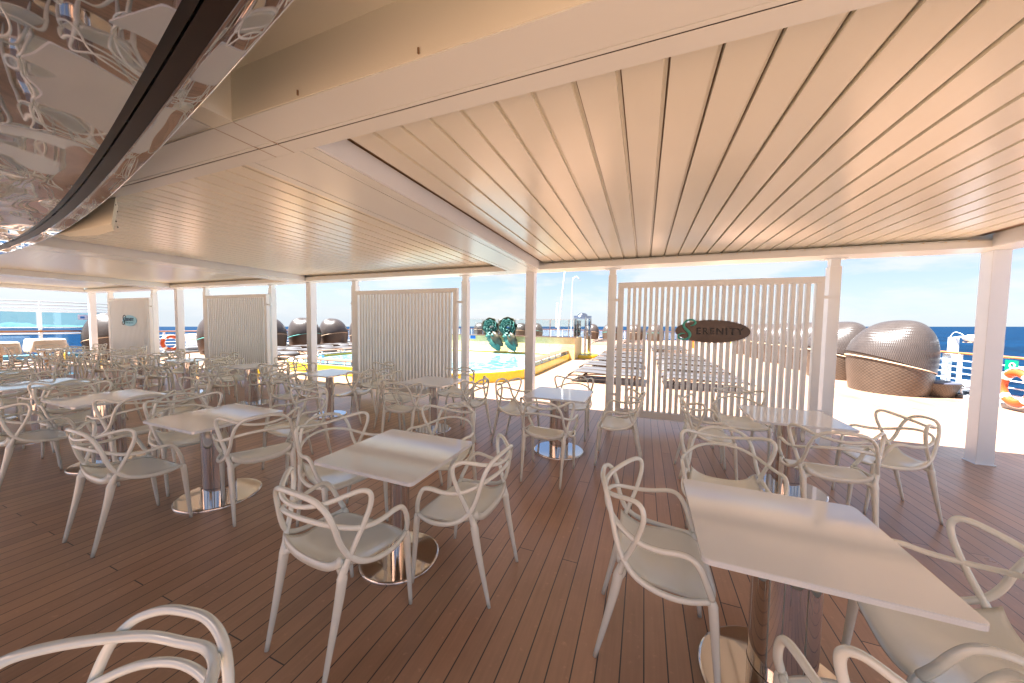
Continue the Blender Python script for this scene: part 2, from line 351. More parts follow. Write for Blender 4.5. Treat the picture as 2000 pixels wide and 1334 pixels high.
def TM(x=0, y=0, z=0, rz=0, rx=0, ry=0):
    return Matrix.Translation((x, y, z)) @ Matrix.Rotation(rz, 4, 'Z') @ Matrix.Rotation(ry, 4, 'Y') @ Matrix.Rotation(rx, 4, 'X')
def copy_tree(o, parent=None):
    c = o.copy(); sc.collection.objects.link(c)
    if parent is not None: c.parent = parent
    for ch in list(o.children): copy_tree(ch, c)
    return c
def mirrored(half):     # half path from centre outwards -> full symmetric path
    return [(-x, y, z) for x, y, z in half[::-1]] + [h for h in half[1:]]
def rrect(x0, x1, y0, y1, r, n=6):
    out_ = []
    for cx, cy, a0 in ((x1-r, y1-r, 0), (x0+r, y1-r, 90), (x0+r, y0+r, 180), (x1-r, y0+r, 270)):
        for k in range(n+1):
            a = R(a0+90*k/n); out_.append((cx+r*math.cos(a), cy+r*math.sin(a)))
    return out_

# ------------------------------------------------------------------ setting: sea, land, deck
rotg = Vector((0, 0, 1)).rotation_difference(GUP)
b = B(); n = 96; rad = [0, 60, 400, 3000, 20000, 60000]; vs = [(0, 0, 0)]
for r_ in rad[1:]:
    for i in range(n): vs.append((r_*math.cos(2*PI*i/n), r_*math.sin(2*PI*i/n), 0))
fs = [(0, 1+i, 1+(i+1) % n) for i in range(n)]
for k in range(len(rad)-2):
    for i in range(n): a = 1+k*n; j = (i+1) % n; fs.append((a+i, a+n+i, a+n+j, a+j))
b.add(vs, fs); sea = b.obj('sea', M_sea); sea.rotation_mode = 'QUATERNION'; sea.rotation_quaternion = rotg; sea.location = (0, 0, -26)
tag(sea, kind='structure')
# low headland far off to the left
b = B(); vs = []; fs = []; nh = 60
rnd = random.Random(3)
prof = [0]*(nh+1)
for i in range(nh+1):
    t = i/nh; prof[i] = 16+.5*150*math.exp(-((t-.25)/.13)**2)+.55*190*math.exp(-((t-.52)/.10)**2)+.5*90*math.exp(-((t-.75)/.15)**2)+9*math.sin(i*1.1)+rnd.uniform(-8, 8)
for i in range(nh+1):
    t = i/nh; ang = R(100+ 58*0) + 0
    a = R(174)+t*R(-12)
    D = 15000+1500*math.sin(i*.3)
    for (dd, hh) in ((0, -30), (500, .55*prof[i]), (1200, prof[i]), (2600, -30)):
        vs.append(((D+dd)*math.cos(a), (D+dd)*math.sin(a), hh-20))
for i in range(nh):
    for k in range(3): fs.append((i*4+k, i*4+k+1, i*4+k+5, i*4+k+4))
b.add(vs, fs, True); hl = b.obj('headland_hills', M_rock); hl.rotation_mode = 'QUATERNION'; hl.rotation_quaternion = rotg; tag(hl, kind='structure')

b = B(); b.box(-21.6, 7.9, -14, 44.2, -.4, 0); o = b.obj('deck', M_deck); tag(o, kind='structure')
b = B(); b.box(7.06, 7.55, -14, 43.5, .003, .085); b.box(7.30, 7.9, -14, 44.2, .085, .14)
o = b.obj('deck_edge_kerb', M_kerbgrey); tag(o, kind='structure')
b = B(); b.box(-21.55, -20.75, -14, 43.5, .003, .085); b.box(-21.6, -21.1, -14, 44.2, .085, .22)
o = b.obj('deck_edge_kerb', M_kerbgrey); tag(o, kind='structure')

# ------------------------------------------------------------------ pergola
perg = empty('pergola', (0, 0, 0), label='white pergola with louvred beige ceiling on square posts over the dining deck', cat='pergola')
YN0, YN1, YF0, YF1, ZB = 1.04, 1.34, 5.52, 5.90, 2.55
PX = [3.77, -2.01, -7.65, -13.36, -19.05]
for x in PX:
    b = B().bbox(x, x+.155, 5.74, 5.90, 0, ZB+.02, .004); b.box(x-.012, x+.167, 5.728, 5.912, .0, .012)
    b.obj('post', M_white, perg)
SX = []
for i in range(4):
    x = PX[i+1]; SX += [(x+1.44, x+4.30)]
for a, c in SX:
    for x in (a, c):
        b = B().bbox(x, x+.125, 5.755, 5.88, 0, 2.44, .003); b.bbox(x+.012, x+.113, 5.767, 5.868, 2.44, ZB-.012, .002)
        b.box(x-.06, x+.185, 5.76, 5.875, ZB-.012, ZB+.01)
        for sx_ in (-.045, .17):
            b.lathe([(.008, ZB-.022), (.008, ZB-.012)], 8, TM(x+sx_, 5.80))
        b.obj('slim_post', M_screen, perg)
# outer row beam (front edge) and near cross beam
b = B(); x0, x1 = -19.1, 3.95
b.box(x0, x1, YF0+.0, YF1, ZB, ZB+.075)           # bottom flange
b.box(x0, x1, YF0+.16, YF1-.002, ZB+.075, 2.95)
b.box(x0, x1, YF0+.05, YF0+.16, ZB+.075, 2.655)
b.obj('edge_beam', M_beam, perg)
b = B()
b.box(x0, x1, YN0, 1.22, ZB, 2.95); b.box(x0, x1, 1.228, 1.246, ZB+.002, 2.95); b.box(x0, x1, 1.252, YN1, ZB, 2.95)
b.obj('cross_beam', M_beam, perg)
o = B().box(x0, x1, 1.2465, 1.2515, ZB+.002, 2.9).obj('light_slot', M_dark, perg)
# bay beams running away from the camera
BEAM = [(3.62, 3.95), (-2.28, -1.71), (-7.98, -7.40), (-13.66, -13.08), (-19.1, -18.55)]
for i, (a, c) in enumerate(BEAM):
    b = B(); wd = c-a; y0, y1 = YN1+.002, YF0-.002
    g = .07
    if wd > .4:
        b.box(a, a+g, y0, y1, ZB, 2.9); b.box(a+g+.006, a+g+.03, y0, y1, ZB+.002, 2.9); b.box(a+g+.036, c-g-.036, y0, y1, ZB, 2.9)
        b.box(c-g-.03, c-g-.006, y0, y1, ZB+.002, 2.9); b.box(c-g, c, y0, y1, ZB, 2.9); b.box(a+g-.003, c-g+.003, y0, y1, ZB+.03, 2.88)
    else: b.box(a, c, y0, y1, ZB, 2.9)
    b.obj('bay_beam', M_beam, perg)
    # part of each beam that runs back toward the camera, above the near cross beam
    b = B(); b.box(a+.27 if wd > .4 else a, c-.15 if wd > .4 else c, -.95, YN0-.002, ZB+.001, 2.95); b.obj('rear_beam', M_cream, perg)
b = B(); b.box(-18.5, -2.03, -.95, YN0-.002, ZB+.006, ZB+.03); b.obj('rear_soffit', M_beam, perg)
for x in (-2.01, -1.86): B().box(x-.0015, x+.0015, YN0+.001, YN1-.001, ZB-.0012, ZB+.002).obj('joint_line', M_inner, perg)
for x in (-7.68, 1.0): B().box(x-.0012, x+.0012, YN0+.001, 1.219, ZB-.001, ZB+.002).obj('joint_line', M_inner, perg)
# louvre panels
ZL = 2.672; PITCH = .1885
for i in range(4):
    a = BEAM[i+1][1]+.02; c = BEAM[i][0]-.01
    b = B(); x = a+.06; 
    while x+PITCH < c+.02:
        x2 = min(x+PITCH-.026, c-.002)
        # shallow louvre blade: flat face, rolled lip on one side
        b.add([(x, YN1-.05, ZL), (x2, YN1-.05, ZL), (x2, YF0+.14, ZL), (x, YF0+.14, ZL), (x, YN1-.05, ZL+.03), (x2+.004, YN1-.05, ZL+.022), (x2+.004, YF0+.14, ZL+.022), (x, YF0+.14, ZL+.03)],
              [(0, 1, 2, 3), (4, 7, 6, 5), (0, 4, 5, 1), (1, 5, 6, 2), (2, 6, 7, 3), (3, 7, 4, 0)])
        b.add([(x2+.002, YN1-.05, ZL+.017), (x+PITCH-.008, YN1-.05, ZL+.019), (x+PITCH-.008, YF0+.14, ZL+.019), (x2+.002, YF0+.14, ZL+.017)], [(0, 1, 2, 3)])
        x += PITCH
    p = b.obj('louvre_panel', M_blade, perg)
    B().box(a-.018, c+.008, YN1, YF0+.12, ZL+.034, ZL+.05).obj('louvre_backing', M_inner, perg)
    # frame lips around the opening
    B().box(a-.018, a+.0, YN1+.002, YF0-.002, ZB+.004, ZL+.02).obj('frame_lip', M_white, perg)
    B().box(c-.0, c+.008, YN1+.002, YF0-.002, ZB+.004, ZL+.02).obj('frame_lip', M_white, perg)
    b = B(); x = a+.06+PITCH-.01
    while x < c:
        b.tube([(x+.01, YF0+.105, ZL-.004), (x-.004, YF0+.045, ZL-.03), (x-.012, YF0+.02, ZB+.082)], .0022, 5, 2)
        b.lathe([(.005, 0), (.005, .008)], 6, TM(x-.012, YF0+.015, ZB+.077))
        x += PITCH
    tag(b.obj('louvre_clips', M_brass, perg), kind=None)
# roof skin above, blocking the sky
B().box(-19.1, 3.95, 1.0, YF1-.004, 2.90, 2.96).obj('roof_skin', M_white, perg)

# ship superstructure behind and above the camera
cs = empty('cream_soffit', (0, 0, 0), label='plain cream painted ceiling above the nearest cross beam', cat='ceiling')
B().box(-22, 3.95, -.95, 1.036, 2.78, 2.9).obj('ceiling_sheet', M_cream, cs)
b = B(); b.box(-22, 3.95, 1.034, 1.0385, ZB+.004, 2.78); b.obj('fascia', M_cream, cs)
b = B()
for k in range(22): b.lathe([(.004, 0), (.004, .02)], 6, TM(-1.4+k*.62-6.2, 1.028, ZB+.012))
b.obj('fascia_bolt', M_inner, cs)
B().box(-22, 7.8, -13.2, -13, 0, 3.4).obj('rear_wall', mat('cream bulkhead', (.62, .56, .50), .5, noise=.15, nscale=1), None)
o = bpy.data.objects['rear_wall']; tag(o, 'cream steel bulkhead behind the dining deck', 'wall')

# ------------------------------------------------------------------ mirrored oval canopy over the bar
mc = empty('mirror_canopy', (-6.85, -1.05, 2.3), label='polished steel canopy with a bowed edge hanging low, its rippled underside mirroring the tables', cat='canopy')
def ell(a, b_, z, n=200, cx=0, cy=0): return [(cx+a*math.cos(2*PI*i/n), cy+b_*math.sin(2*PI*i/n), z) for i in range(n)]
def rings(b, rs, smooth=True, n=200):
    base = len(b.v)
    for r_ in rs: b.v += r_
    for k in range(len(rs)-1):
        for i in range(n): j = (i+1) % n; b.f.append([base+k*n+i, base+k*n+j, base+(k+1)*n+j, base+(k+1)*n+i]); b.sm.append(smooth)
def outline(d, z):                      # gently bowed front edge, rounded ends, straight back
    f = lambda x: (.00110615*x**3-.00361407*x*x-.22800938*x+.36772807) if x > -6.6 else 1.3967-.0158*(x+6.6+.85)**2*.85+.0097
    pts = []; X0, X1, YB = -18.2, 2.2, -1.15
    for k in range(121):
        x = X0+.6+(X1-X0-1.2)*k/120; sl_ = -(f(x+.01)-f(x-.01))/.02*-1; q = 1/math.sqrt(1+sl_*sl_)
        pts.append((x-sl_*-d*q*1.0 if False else x+sl_*d*q, f(x)-d*q))
    for k in range(1, 10):
        t = k/10; pts.append((X1-.6+.6*math.sin(t*PI)-d*math.sin(t*PI), (f(X1-.6)-d)*(1-t)+(YB+d)*t))
    for k in range(41): x = X1-.6-(X1-X0-1.2)*k/40; pts.append((x, YB+d))
    for k in range(1, 10):
        t = k/10; pts.append((X0+.6-.6*math.sin(t*PI)+d*math.sin(t*PI), (YB+d)*(1-t)+(f(X0+.6)-d)*t))
    return [(x+6.85, y+1.05, z) for x, y in pts]
def ringo(b, rs, smooth=True):
    n = len(rs[0]); base = len(b.v)
    for r_ in rs: b.v += r_
    for k in range(len(rs)-1):
        for i in range(n): j = (i+1) % n; b.f.append([base+k*n+i, base+k*n+j, base+(k+1)*n+j, base+(k+1)*n+i]); b.sm.append(smooth)
b = B(); pp = outline(.135, 0); b.add(pp, [list(range(len(pp)))]); b.obj('mirror_panel', M_mirror, mc)
b = B(); ringo(b, [outline(.135, .0), outline(.134, .014), outline(.108, .014)], False); ringo(b, [outline(.108, .03), outline(.102, .03)], False); ringo(b, [outline(.102, .014), outline(.062, .008)], False)
b.obj('recess_band', M_darkband, mc)
b = B(); rs = []
for k in range(9):
    t = k/8; rs.append(outline(.062-.062*(1-math.cos(PI*t))/2, .006-.0015*math.sin(PI*t)-.004*t))
rs += [outline(-.003, .004), outline(-.006, .03), outline(-.008, .09), outline(.0, .15), outline(.25, .18)]
ringo(b, rs); b.obj('mirror_rim', M_mirror, mc)
b = B(); ringo(b, [outline(.5, .175), outline(.5, .482)], False); b.obj('hanger_frame', M_darkband, mc)
# wedge shaped ceiling housing beside it
cb = empty('ceiling_housing', (-4.0, 1.2, 2.35), label='small white wedge shaped equipment box fixed under the beam beside the mirrored canopy', cat='equipment box')
poly = [(.07, .13), (-.22, .24), (-.62, .27), (-.95, .20), (-.9, .12)]
b = B(); n_ = len(poly); b.add([(x*.97, y*.97, 0) for x, y in poly]+[(x*1.03+.06, y*1.03, .20) for x, y in poly], [list(range(n_))[::-1], [i+n_ for i in range(n_)]]+[(i, (i+1) % n_, (i+1) % n_+n_, i+n_) for i in range(n_)])
b.obj('housing_body', M_cream, cb)
b = B()
for (t, z) in ((.9, .03), (.9, .16), (.1, .03), (.1, .16)):
    x = poly[0][0]*(1-t)+poly[1][0]*t; y = poly[0][1]*(1-t)+poly[1][1]*t
    b.lathe([(.006, 0), (.006, .008)], 8, TM(x*1.0+.012, y*1.0+.012, z, 0, 0, 0)@TM(rz=R(69))@TM(ry=R(90)))
b.obj('screw', M_dark, cb)

# ------------------------------------------------------------------ slatted screens
def screen():
    r = empty('slatted_screen'); 
    W = 2.58; Z0, Z1 = .17, 2.29
    b = B(); fw_ = .085
    b.bbox(0, W, 0, .082, Z1-fw_, Z1, .003); b.bbox(0, W, 0, .082, Z0, Z0+fw_+.02, .003)
    b.bbox(0, fw_, .001, .081, Z0+fw_+.0201, Z1-fw_-.0001, .003); b.bbox(W-fw_, W, .001, .081, Z0+fw_+.0201, Z1-fw_-.0001, .003)
    b.obj('frame', M_screen, r)
    k = 29; p = (W-2*fw_)/(k+1)
    b = B()
    for i in range(k):
        x = fw_+p*(i+1); b.bbox(x-.0225, x+.0225, .004, .078, Z0+fw_+.02, Z1-fw_, .003)
    b.obj('slats', M_screen, r)
    for z in (.5, 2.02):
        b = B(); b.box(-.13, 0, .018, .032, z-.02, z+.02); b.obj('bracket', M_screen, r)
        b = B(); b.box(W, W+.15, .018, .032, z-.02, z+.02); b.obj('bracket', M_screen, r)
    return r
scr = screen(); SCX = [-.40, -5.93, -11.45, -17.0]
lab = ['off white slatted screen nearest on the right, carrying the dark oval sign', 'off white slatted screen in front of the pool, left of the central post',
       'off white slatted screen second from the left, between slim posts', 'off white slatted screen farthest left, carrying the small pale blue sign']
for i, x in enumerate(SCX):
    o = scr if i == 0 else copy_tree(scr); o.location = (x, 5.58, 0); tag(o, lab[i], 'screen', 'slatted screens between the pergola posts')

# ------------------------------------------------------------------ lettered signs
def text(body, size, m, parent, loc, name, ext=.003, sx=1.0, spacing=1.0):
    cu = bpy.data.curves.new(name, 'FONT'); cu.body = body; cu.size = size; cu.extrude = ext; cu.space_character = spacing; cu.offset = (.0025 if ext <= .003 else .006)
    t = bpy.data.objects.new('t', cu); sc.collection.objects.link(t)
    dg = bpy.context.evaluated_depsgraph_get(); me = bpy.data.meshes.new_from_object(t.evaluated_get(dg))
    bpy.data.objects.remove(t)
    for v in me.vertices: x, y, z = v.co; v.co = (x*sx, -z, y)
    me.materials.clear(); o = link(name, me, m, parent); o.location = loc; return o
def swoosh_S(m, parent, x, z, s, name='letter_s', y=-.006, r=.011):
    pts = [(.44, .70), (.55, .74), (.66, .86), (.52, 1.0), (.28, .97), (.13, .80), (.15, .62), (.30, .46), (.42, .28), (.36, .08), (.16, .0), (-.06, .06), (-.10, .20), (.04, .30), (.20, .30)]
    rr = [.45, .8, 1, .9, .9, 1.1, 1.35, 1.5, 1.5, 1.2, .9, .9, .9, .8, .4]
    b = B(); b.tube([(x+a*s, y, z+c*s) for a, c in pts], [r*q for q in rr], 8, 5, updir=(0, 1, 0), flat=.3); return b.obj(name, m, parent)
def ellipse_plate(a, c, th, n=64):
    b = B(); b.prism([(a*math.cos(2*PI*i/n), c*math.sin(2*PI*i/n)) for i in range(n)], 0, th, TM(rx=R(90))); return b
sg = empty('serenity_sign', (.91, 5.573, 1.545), label='dark mirror oval sign reading SERENITY with a large turquoise S', cat='sign')
M_smoke = mat('smoked mirror plate', (.12, .107, .098), .035, 1., noise=.2, nscale=4)
pl = ellipse_plate(.475, .165, .012); pl.obj('plate', M_smoke, sg)
swoosh_S(M_teal, sg, -.40, -.125, .29, y=-.024, r=.0135)
text('ERENITY', .135, M_ink, sg, (-.20, -.017, -.042), 'lettering', .003, .95, 1.25)
b = B(); 
for x in (-.3, .3): b.lathe([(.012, 0), (.012, .02)], 8, TM(x, .02, 0, 0, R(90)))
b.obj('stand_off', M_steel, sg)
sg2 = empty('serenity_sign', (-15.6, 5.57, 1.56), label='small pale blue oval sign reading Serenity in navy letters', cat='sign')
ellipse_plate(.45, .175, .012).obj('plate', M_lblue, sg2)
swoosh_S(M_navy, sg2, -.40, -.13, .30, y=-.022, r=.017)
text('ERENITY', .135, M_navy, sg2, (-.25, -.015, -.01), 'lettering', .004, .98, 1.05)
text('adults only retreat', .055, mat('mid blue letter', (.10, .36, .52), .4), sg2, (-.20, -.015, -.085), 'small_lettering', .002, 1.0, 1.1)

# ------------------------------------------------------------------ chairs and tables
def make_chair():
    r = empty('armchair')
    # seat: dished shell
    nu, nv = 22, 22; top = []; bot = []
    for j in range(nv+1):
        v = j/nv
        for i in range(nu+1):
            u = -1+2*i/nu
            hw = .200+.050*math.sin(min(1, v*1.3)*PI/2)
            q = max(0, (.34-v)/.34); f_ = max(0, (v-.82)/.18)
            y = -.185+.425*v - .040*abs(u)**4*v**3
            x = u*hw*(1-.05*f_*f_)
            z = .446+.010*abs(u)**3-.020*(1-u*u)*math.sin(PI*min(1, .15+v*.8)) + q*q*(.040+.012*u*u) + .034*abs(u)**5*q - .016*f_*f_
            th = .010+.034*q*q
            top.append((x, y, z)); bot.append((x*.985, y, z-th))
    n1 = len(top); W = nu+1; fs = []
    for j in range(nv):
        for i in range(nu):
            a = j*W+i; fs.append((a, a+1, a+W+1, a+W)); fs.append((n1+a, n1+a+W, n1+a+W+1, n1+a+1))
    def side(idx):
        for a, c in zip(idx[:-1], idx[1:]): fs.append((a, c, n1+c, n1+a))
    side([i for i in range(W)]); side([nv*W+i for i in range(W)]); side([j*W for j in range(nv+1)]); side([j*W+nu for j in range(nv+1)])
    b = B().add(top+bot, fs, True); b.obj('seat', M_chair, r)
    rA = [.0115, .0115, .0115, .0115, .0115, .012, .0125, .0125, .0125, .0125, .012, .012]
    A = [(0, -.272, .838), (.07, -.268, .834), (.135, -.250, .812), (.178, -.228, .762), (.200, -.208, .69), (.212, -.188, .61), (.228, -.160, .545), (.253, -.110, .492), (.270, -.040, .464), (.275, .045, .450), (.266, .12, .448), (.246, .19, .454)]
    b = B().tube(mirrored(A), rA[::-1]+rA[1:], 8, 5, flat=1.15); b.obj('back_hoop', M_chair, r)
    Bp = [(0, -.258, .768), (.09, -.248, .778), (.165, -.208, .796), (.222, -.155, .818), (.262, -.108, .828), (.284, -.082, .808), (.282, -.078, .755), (.262, -.098, .67), (.240, -.128, .585), (.226, -.155, .52), (.214, -.170, .46)]
    rB = [.011, .011, .0115, .0115, .0115, .012, .012, .012, .0125, .0135, .015]
    b = B().tube(mirrored(Bp), rB[::-1]+rB[1:], 8, 5, flat=1.15); b.obj('horned_top_rail', M_chair, r)
    C = [(0, -.252, .716), (.10, -.238, .708), (.175, -.200, .688), (.228, -.148, .664), (.262, -.088, .648), (.282, -.01, .646), (.290, .065, .656), (.290, .115, .645), (.284, .15, .60), (.270, .178, .53), (.246, .20, .468)]
    rC = [.011, .011, .0115, .0115, .012, .012, .0125, .0125, .013, .0135, .014]
    b = B().tube(mirrored(C), rC[::-1]+rC[1:], 8, 5, flat=1.1); b.obj('arm_rail', M_chair, r)
    for s in (-1, 1):
        b = B().tube([(s*.241, .196, .466), (s*.240, .204, .438), (s*.240, .212, .36), (s*.238, .226, .2), (s*.235, .245, 0)], [.011, .0205, .0190, .0150, .0105], 10, 4); b.obj('leg', M_chair, r)
        b = B().tube([(s*.216, -.168, .50), (s*.210, -.176, .44), (s*.209, -.190, .36), (s*.206, -.225, .2), (s*.203, -.272, 0)], [.009, .0235, .0215, .0162, .0105], 10, 4)
        b.tube([(s*.208, -.176, .435), (s*.19, -.160, .445), (s*.15, -.150, .452)], [.024, .020, .012], 8, 3)
        b.obj('leg', M_chair, r)
    return r
CH = make_chair(); ch_used = [False]
def chair(x, y, face, label, group='cream openwork armchairs around the square tables'):
    o = CH if not ch_used[0] else copy_tree(CH); ch_used[0] = True
    o.location = (x, y, 0); o.rotation_euler = (0, 0, R(face)); tag(o, label, 'chair', group); return o

def make_table(wide):
    r = empty('dining_table'); rc, rb = (.122, .315) if wide else (.062, .262)
    b = B(); P_ = rrect(-.375, .375, -.355, .355, .028)
    P2 = rrect(-.372, .372, -.352, .352, .026)
    b.prism(P2, .718, .720); b.prism(P_, .7201, .7385); b.prism(P2, .7386, .7405); b.obj('tabletop', M_top, r)
    b = B().lathe([(rc, .018), (rc, .712)], 48); b.obj('column', M_steel, r)
    B().lathe([(rc+.0015, .11), (rc+.0015, .113)], 48).obj('column_seam', M_dark, r) if wide else None
    b = B().lathe([(rb, 0), (rb, .010), (rb-.004, .015), (rb-.012, .018)], 64); b.obj('base_plate', M_steel, r)
    b = B().bbox(-.2, .2, -.03, .03, .706, .7175, .002); b.bbox(-.03, .03, -.2, .2, .7055, .7172, .002); b.obj('top_bracket', M_inner, r)
    return r
TW, TN = make_table(True), make_table(False); tu = {True: False, False: False}
def table(x, y, wide, label, rz=0):
    s_ = TW if wide else TN
    o = s_ if not tu[wide] else copy_tree(s_); tu[wide] = True
    o.location = (x, y, 0); o.rotation_euler = (0, 0, R(rz)); tag(o, label, 'table', 'square white dining tables'); return o

# face angle: 0 = looks along +y, 90 = looks along -x, -90 = looks along +x, 180 = looks toward the camera
T = {}
def setting(key, x, y, wide, tlabel, short, chairs):
    table(x, y, wide, tlabel)
    names = {'f': 'near side', 'b': 'far side', 'l': 'left side', 'r': 'right side'}
    for side, cx, cy, a in chairs:
        chair(cx, cy, a, 'cream openwork armchair on the %s of %s' % (names[side], short))
def std(x, y, sides='lrfb', j=.05, seed=0):
    rnd = random.Random(seed); L = []
    for s in sides:
        a = rnd.uniform(-8, 8); d = rnd.uniform(-j, j); e = rnd.uniform(-j, j)
        if s == 'l': L.append((s, x-.60+d, y+e, -90+a))
        if s == 'r': L.append((s, x+.60+d, y+e, 90+a))
        if s == 'f': L.append((s, x+e, y-.60+d, 0+a))
        if s == 'b': L.append((s, x+e, y+.60+d, 180+a))
    return L
setting('D', .605, 1.74, True, 'white square table on a broad steel column, nearest at the right', 'the nearest right table',
        [('l', .096, 1.80, -89), ('b', .57, 2.66, 180), ('r', 1.11, 1.68, 82), ('f', .74, 1.17, 12)])
setting('A', -1.51, 1.79, False, 'white square table on a slim steel column in the centre foreground', 'the centre foreground table',
        [('f', -1.44, 1.27, -3), ('r', -1.03, 1.86, 88), ('l', -2.17, 1.90, -101), ('b', -1.63, 2.48, 176)])
setting('B', -3.58, 1.81, True, 'white square table on a broad steel column left of the centre foreground table', 'the second foreground table from centre',
        [('f', -3.61, 1.26, 1), ('r', -3.08, 1.86, 66), ('l', -4.18, 1.88, -98), ('b', -3.52, 2.52, 172)])
setting('F', -5.50, 1.77, True, 'white square table behind the chairs at the left foreground', 'the third foreground table leftwards', [('f', -5.45, 1.25, 3)]+std(-5.5, 1.77, 'rlb', .04, 3))
setting('F2', -7.42, 1.77, False, 'white square table cut by the left edge of the view', 'the table cut by the left edge', std(-7.42, 1.77, 'lrfb', .05, 5))
setting('F3', -9.45, 1.77, True, 'white square table showing only its corner at the far left edge', 'the corner table at the left edge', std(-9.45, 1.77, 'rbf', .05, 6))
setting('E', 1.37, 4.05, True, 'white square table beside the slatted screen with the dark sign', 'the table by the dark sign screen',
        [('f', 1.42, 3.42, -2), ('r', 2.06, 4.0, 93), ('l', .66, 4.08, -88), ('b', 1.12, 4.78, 183)])
setting('C', -.97, 4.14, True, 'white square table beside the central pergola post', 'the table beside the central post',
        [('f', -.92, 3.42, 0), ('r', -.24, 4.10, 92), ('l', -1.58, 4.22, -96), ('b', -.95, 4.86, 180)])
setting('H', -2.93, 4.22, False, 'white square table in front of the pool, slim steel column', 'the table before the pool',
        [('f', -2.95, 3.62, 8), ('r', -2.32, 4.2, 84), ('l', -3.5, 4.1, -78), ('b', -2.9, 4.86, 178)])
setting('I', -5.00, 4.16, False, 'white square table on a slim column left of the pool screen', 'the slim table left of the pool screen',
        [('f', -4.98, 3.50, 14), ('r', -4.38, 4.1, 100), ('l', -5.62, 4.2, -85), ('b', -4.62, 4.90, 170)])
setting('G', -7.05, 4.15, True, 'white square table before the second screen from the left', 'the table before the second left screen', std(-7.05, 4.15, 'lrfb', .05, 9))
setting('J', -9.20, 4.2, True, 'white square table near the orange life ring', 'the table near the life ring', std(-9.2, 4.2, 'lrfb', .05, 10))
setting('K', -11.25, 4.15, True, 'white square table right of the pale blue sign', 'the table right of the pale blue sign', std(-11.25, 4.15, 'lrfb', .06, 11))
setting('L', -13.3, 4.15, False, 'white square table below the pale blue sign', 'the table below the pale blue sign', std(-13.3, 4.15, 'lrfb', .06, 12))
setting('M', -15.4, 4.1, True, 'white square table by the leftmost wicker pod', 'the table by the leftmost pod', std(-15.4, 4.1, 'lrfb', .06, 13))
setting('N', -11.5, 1.9, False, 'white square table among chairs left of the third foreground table', 'the table deep in the left row', std(-11.5, 1.9, 'rb', .06, 14))
setting('O', -1.25, -.32, False, 'white square table below the mirrored canopy beside the nearest chair', 'the table under the mirrored canopy', [('b', -1.035, .205, 192), ('l', -1.9, -.35, -92)])
setting('P', -3.4, -.4, True, 'white square table seen only in the mirrored canopy', 'the table seen in the canopy', std(-3.4, -.4, 'lrb', .05, 21))

# ------------------------------------------------------------------ pool
poolo = empty('swimming_pool', (0, 0, 0), label='raised swimming pool with bright yellow mosaic kerb and rounded front', cat='pool')
def pool_outline(inset, n=10):
    x0, x1, y0, y1 = -12.6+inset, -3.20-inset, 7.40+inset, 15.45-inset*.3
    rr_ = 2.6-inset; pts = []
    for cx, cy, a0 in ((x1-rr_, y0+rr_*1.0, 270), ):
        for k in range(n+1): a = R(a0+90*k/n); pts.append((cx+rr_*math.cos(a), cy+rr_*math.sin(a)))
    pts += [(x1, y1), (x0, y1)]
    for k in range(n+1): a = R(180+90*k/n); pts.append((x0+rr_+rr_*math.cos(a), y0+rr_+rr_*math.sin(a)))
    return pts
def band(b, p0, p1, z0, z1):
    n = len(p0); base = len(b.v); b.v += [(x, y, z0) for x, y in p0]+[(x, y, z1) for x, y in p1]
    for i in range(n): j = (i+1) % n; b.f.append([base+i, base+j, base+n+j, base+n+i]); b.sm.append(False)
po, pi_, pr = pool_outline(0), pool_outline(.45), pool_outline(.03)
KZ = .29
b = B(); band(b, po, po, 0, KZ-.02); band(b, po, pr, KZ-.02, KZ); b.obj('kerb', M_yellow, poolo)
b = B(); band(b, pr, pi_, KZ, KZ-.02); b.obj('rim', M_whitetile, poolo)
b = B(); band(b, pi_, pi_, KZ-.02, .12); b.obj('inner_wall', M_yellow, poolo)
b = B(); b.add([(x, y, .2) for x, y in pool_outline(.451)], [list(range(len(pi_)))]); b.obj('water', M_pool, poolo)
# back wall with tiles and glass
bw = empty('pool_back_wall', (0, 0, 0), label='pale yellow mosaic wall behind the pool, topped by a wooden ledge', cat='wall')
b = B(); b.box(-13.2, -3.15, 15.5, 15.7, 0, 1.03); b.box(-3.15, -2.98, 15.5, 17.4, 0, 1.03); b.obj('tiled_wall', M_ptile, bw)
b = B(); b.box(-13.25, -2.94, 15.44, 15.76, 1.03, 1.065); b.obj('ledge', M_benchw, bw)
gs = empty('glass_windbreak', (0, 0, 0), label='row of clear glass panels on steel posts above the pool wall', cat='glass screen')
xs = [-13.2+i*.9 for i in range(12)]
for i, x in enumerate(xs):
    if x > -3.1: break
    b = B().bbox(x-.018, x+.018, 15.60, 15.64, 1.065, 1.88, .003); b.lathe([(.015, 0), (.015, .02)], 8, TM(x+.05, 15.6, 1.80, 0, R(90))); b.obj('post', M_steel, gs)
    B().box(x+.03, min(x+.87, -3.12), 15.615, 15.625, 1.10, 1.86).obj('glass_panel', M_glass, gs)
for y in (15.64, 16.5, 17.35):
    B().bbox(-3.08, -3.04, y, y+.036, 1.03, 1.88, .003).obj('post', M_steel, gs)
for y in (15.68, 16.54): B().box(-3.066, -3.056, y+.01, y+.8, 1.08, 1.86).obj('glass_panel', M_glass, gs)
B().bbox(-13.2, -3.04, 15.59, 15.65, 1.865, 1.885, .003).obj('top_rail', M_steel, gs)
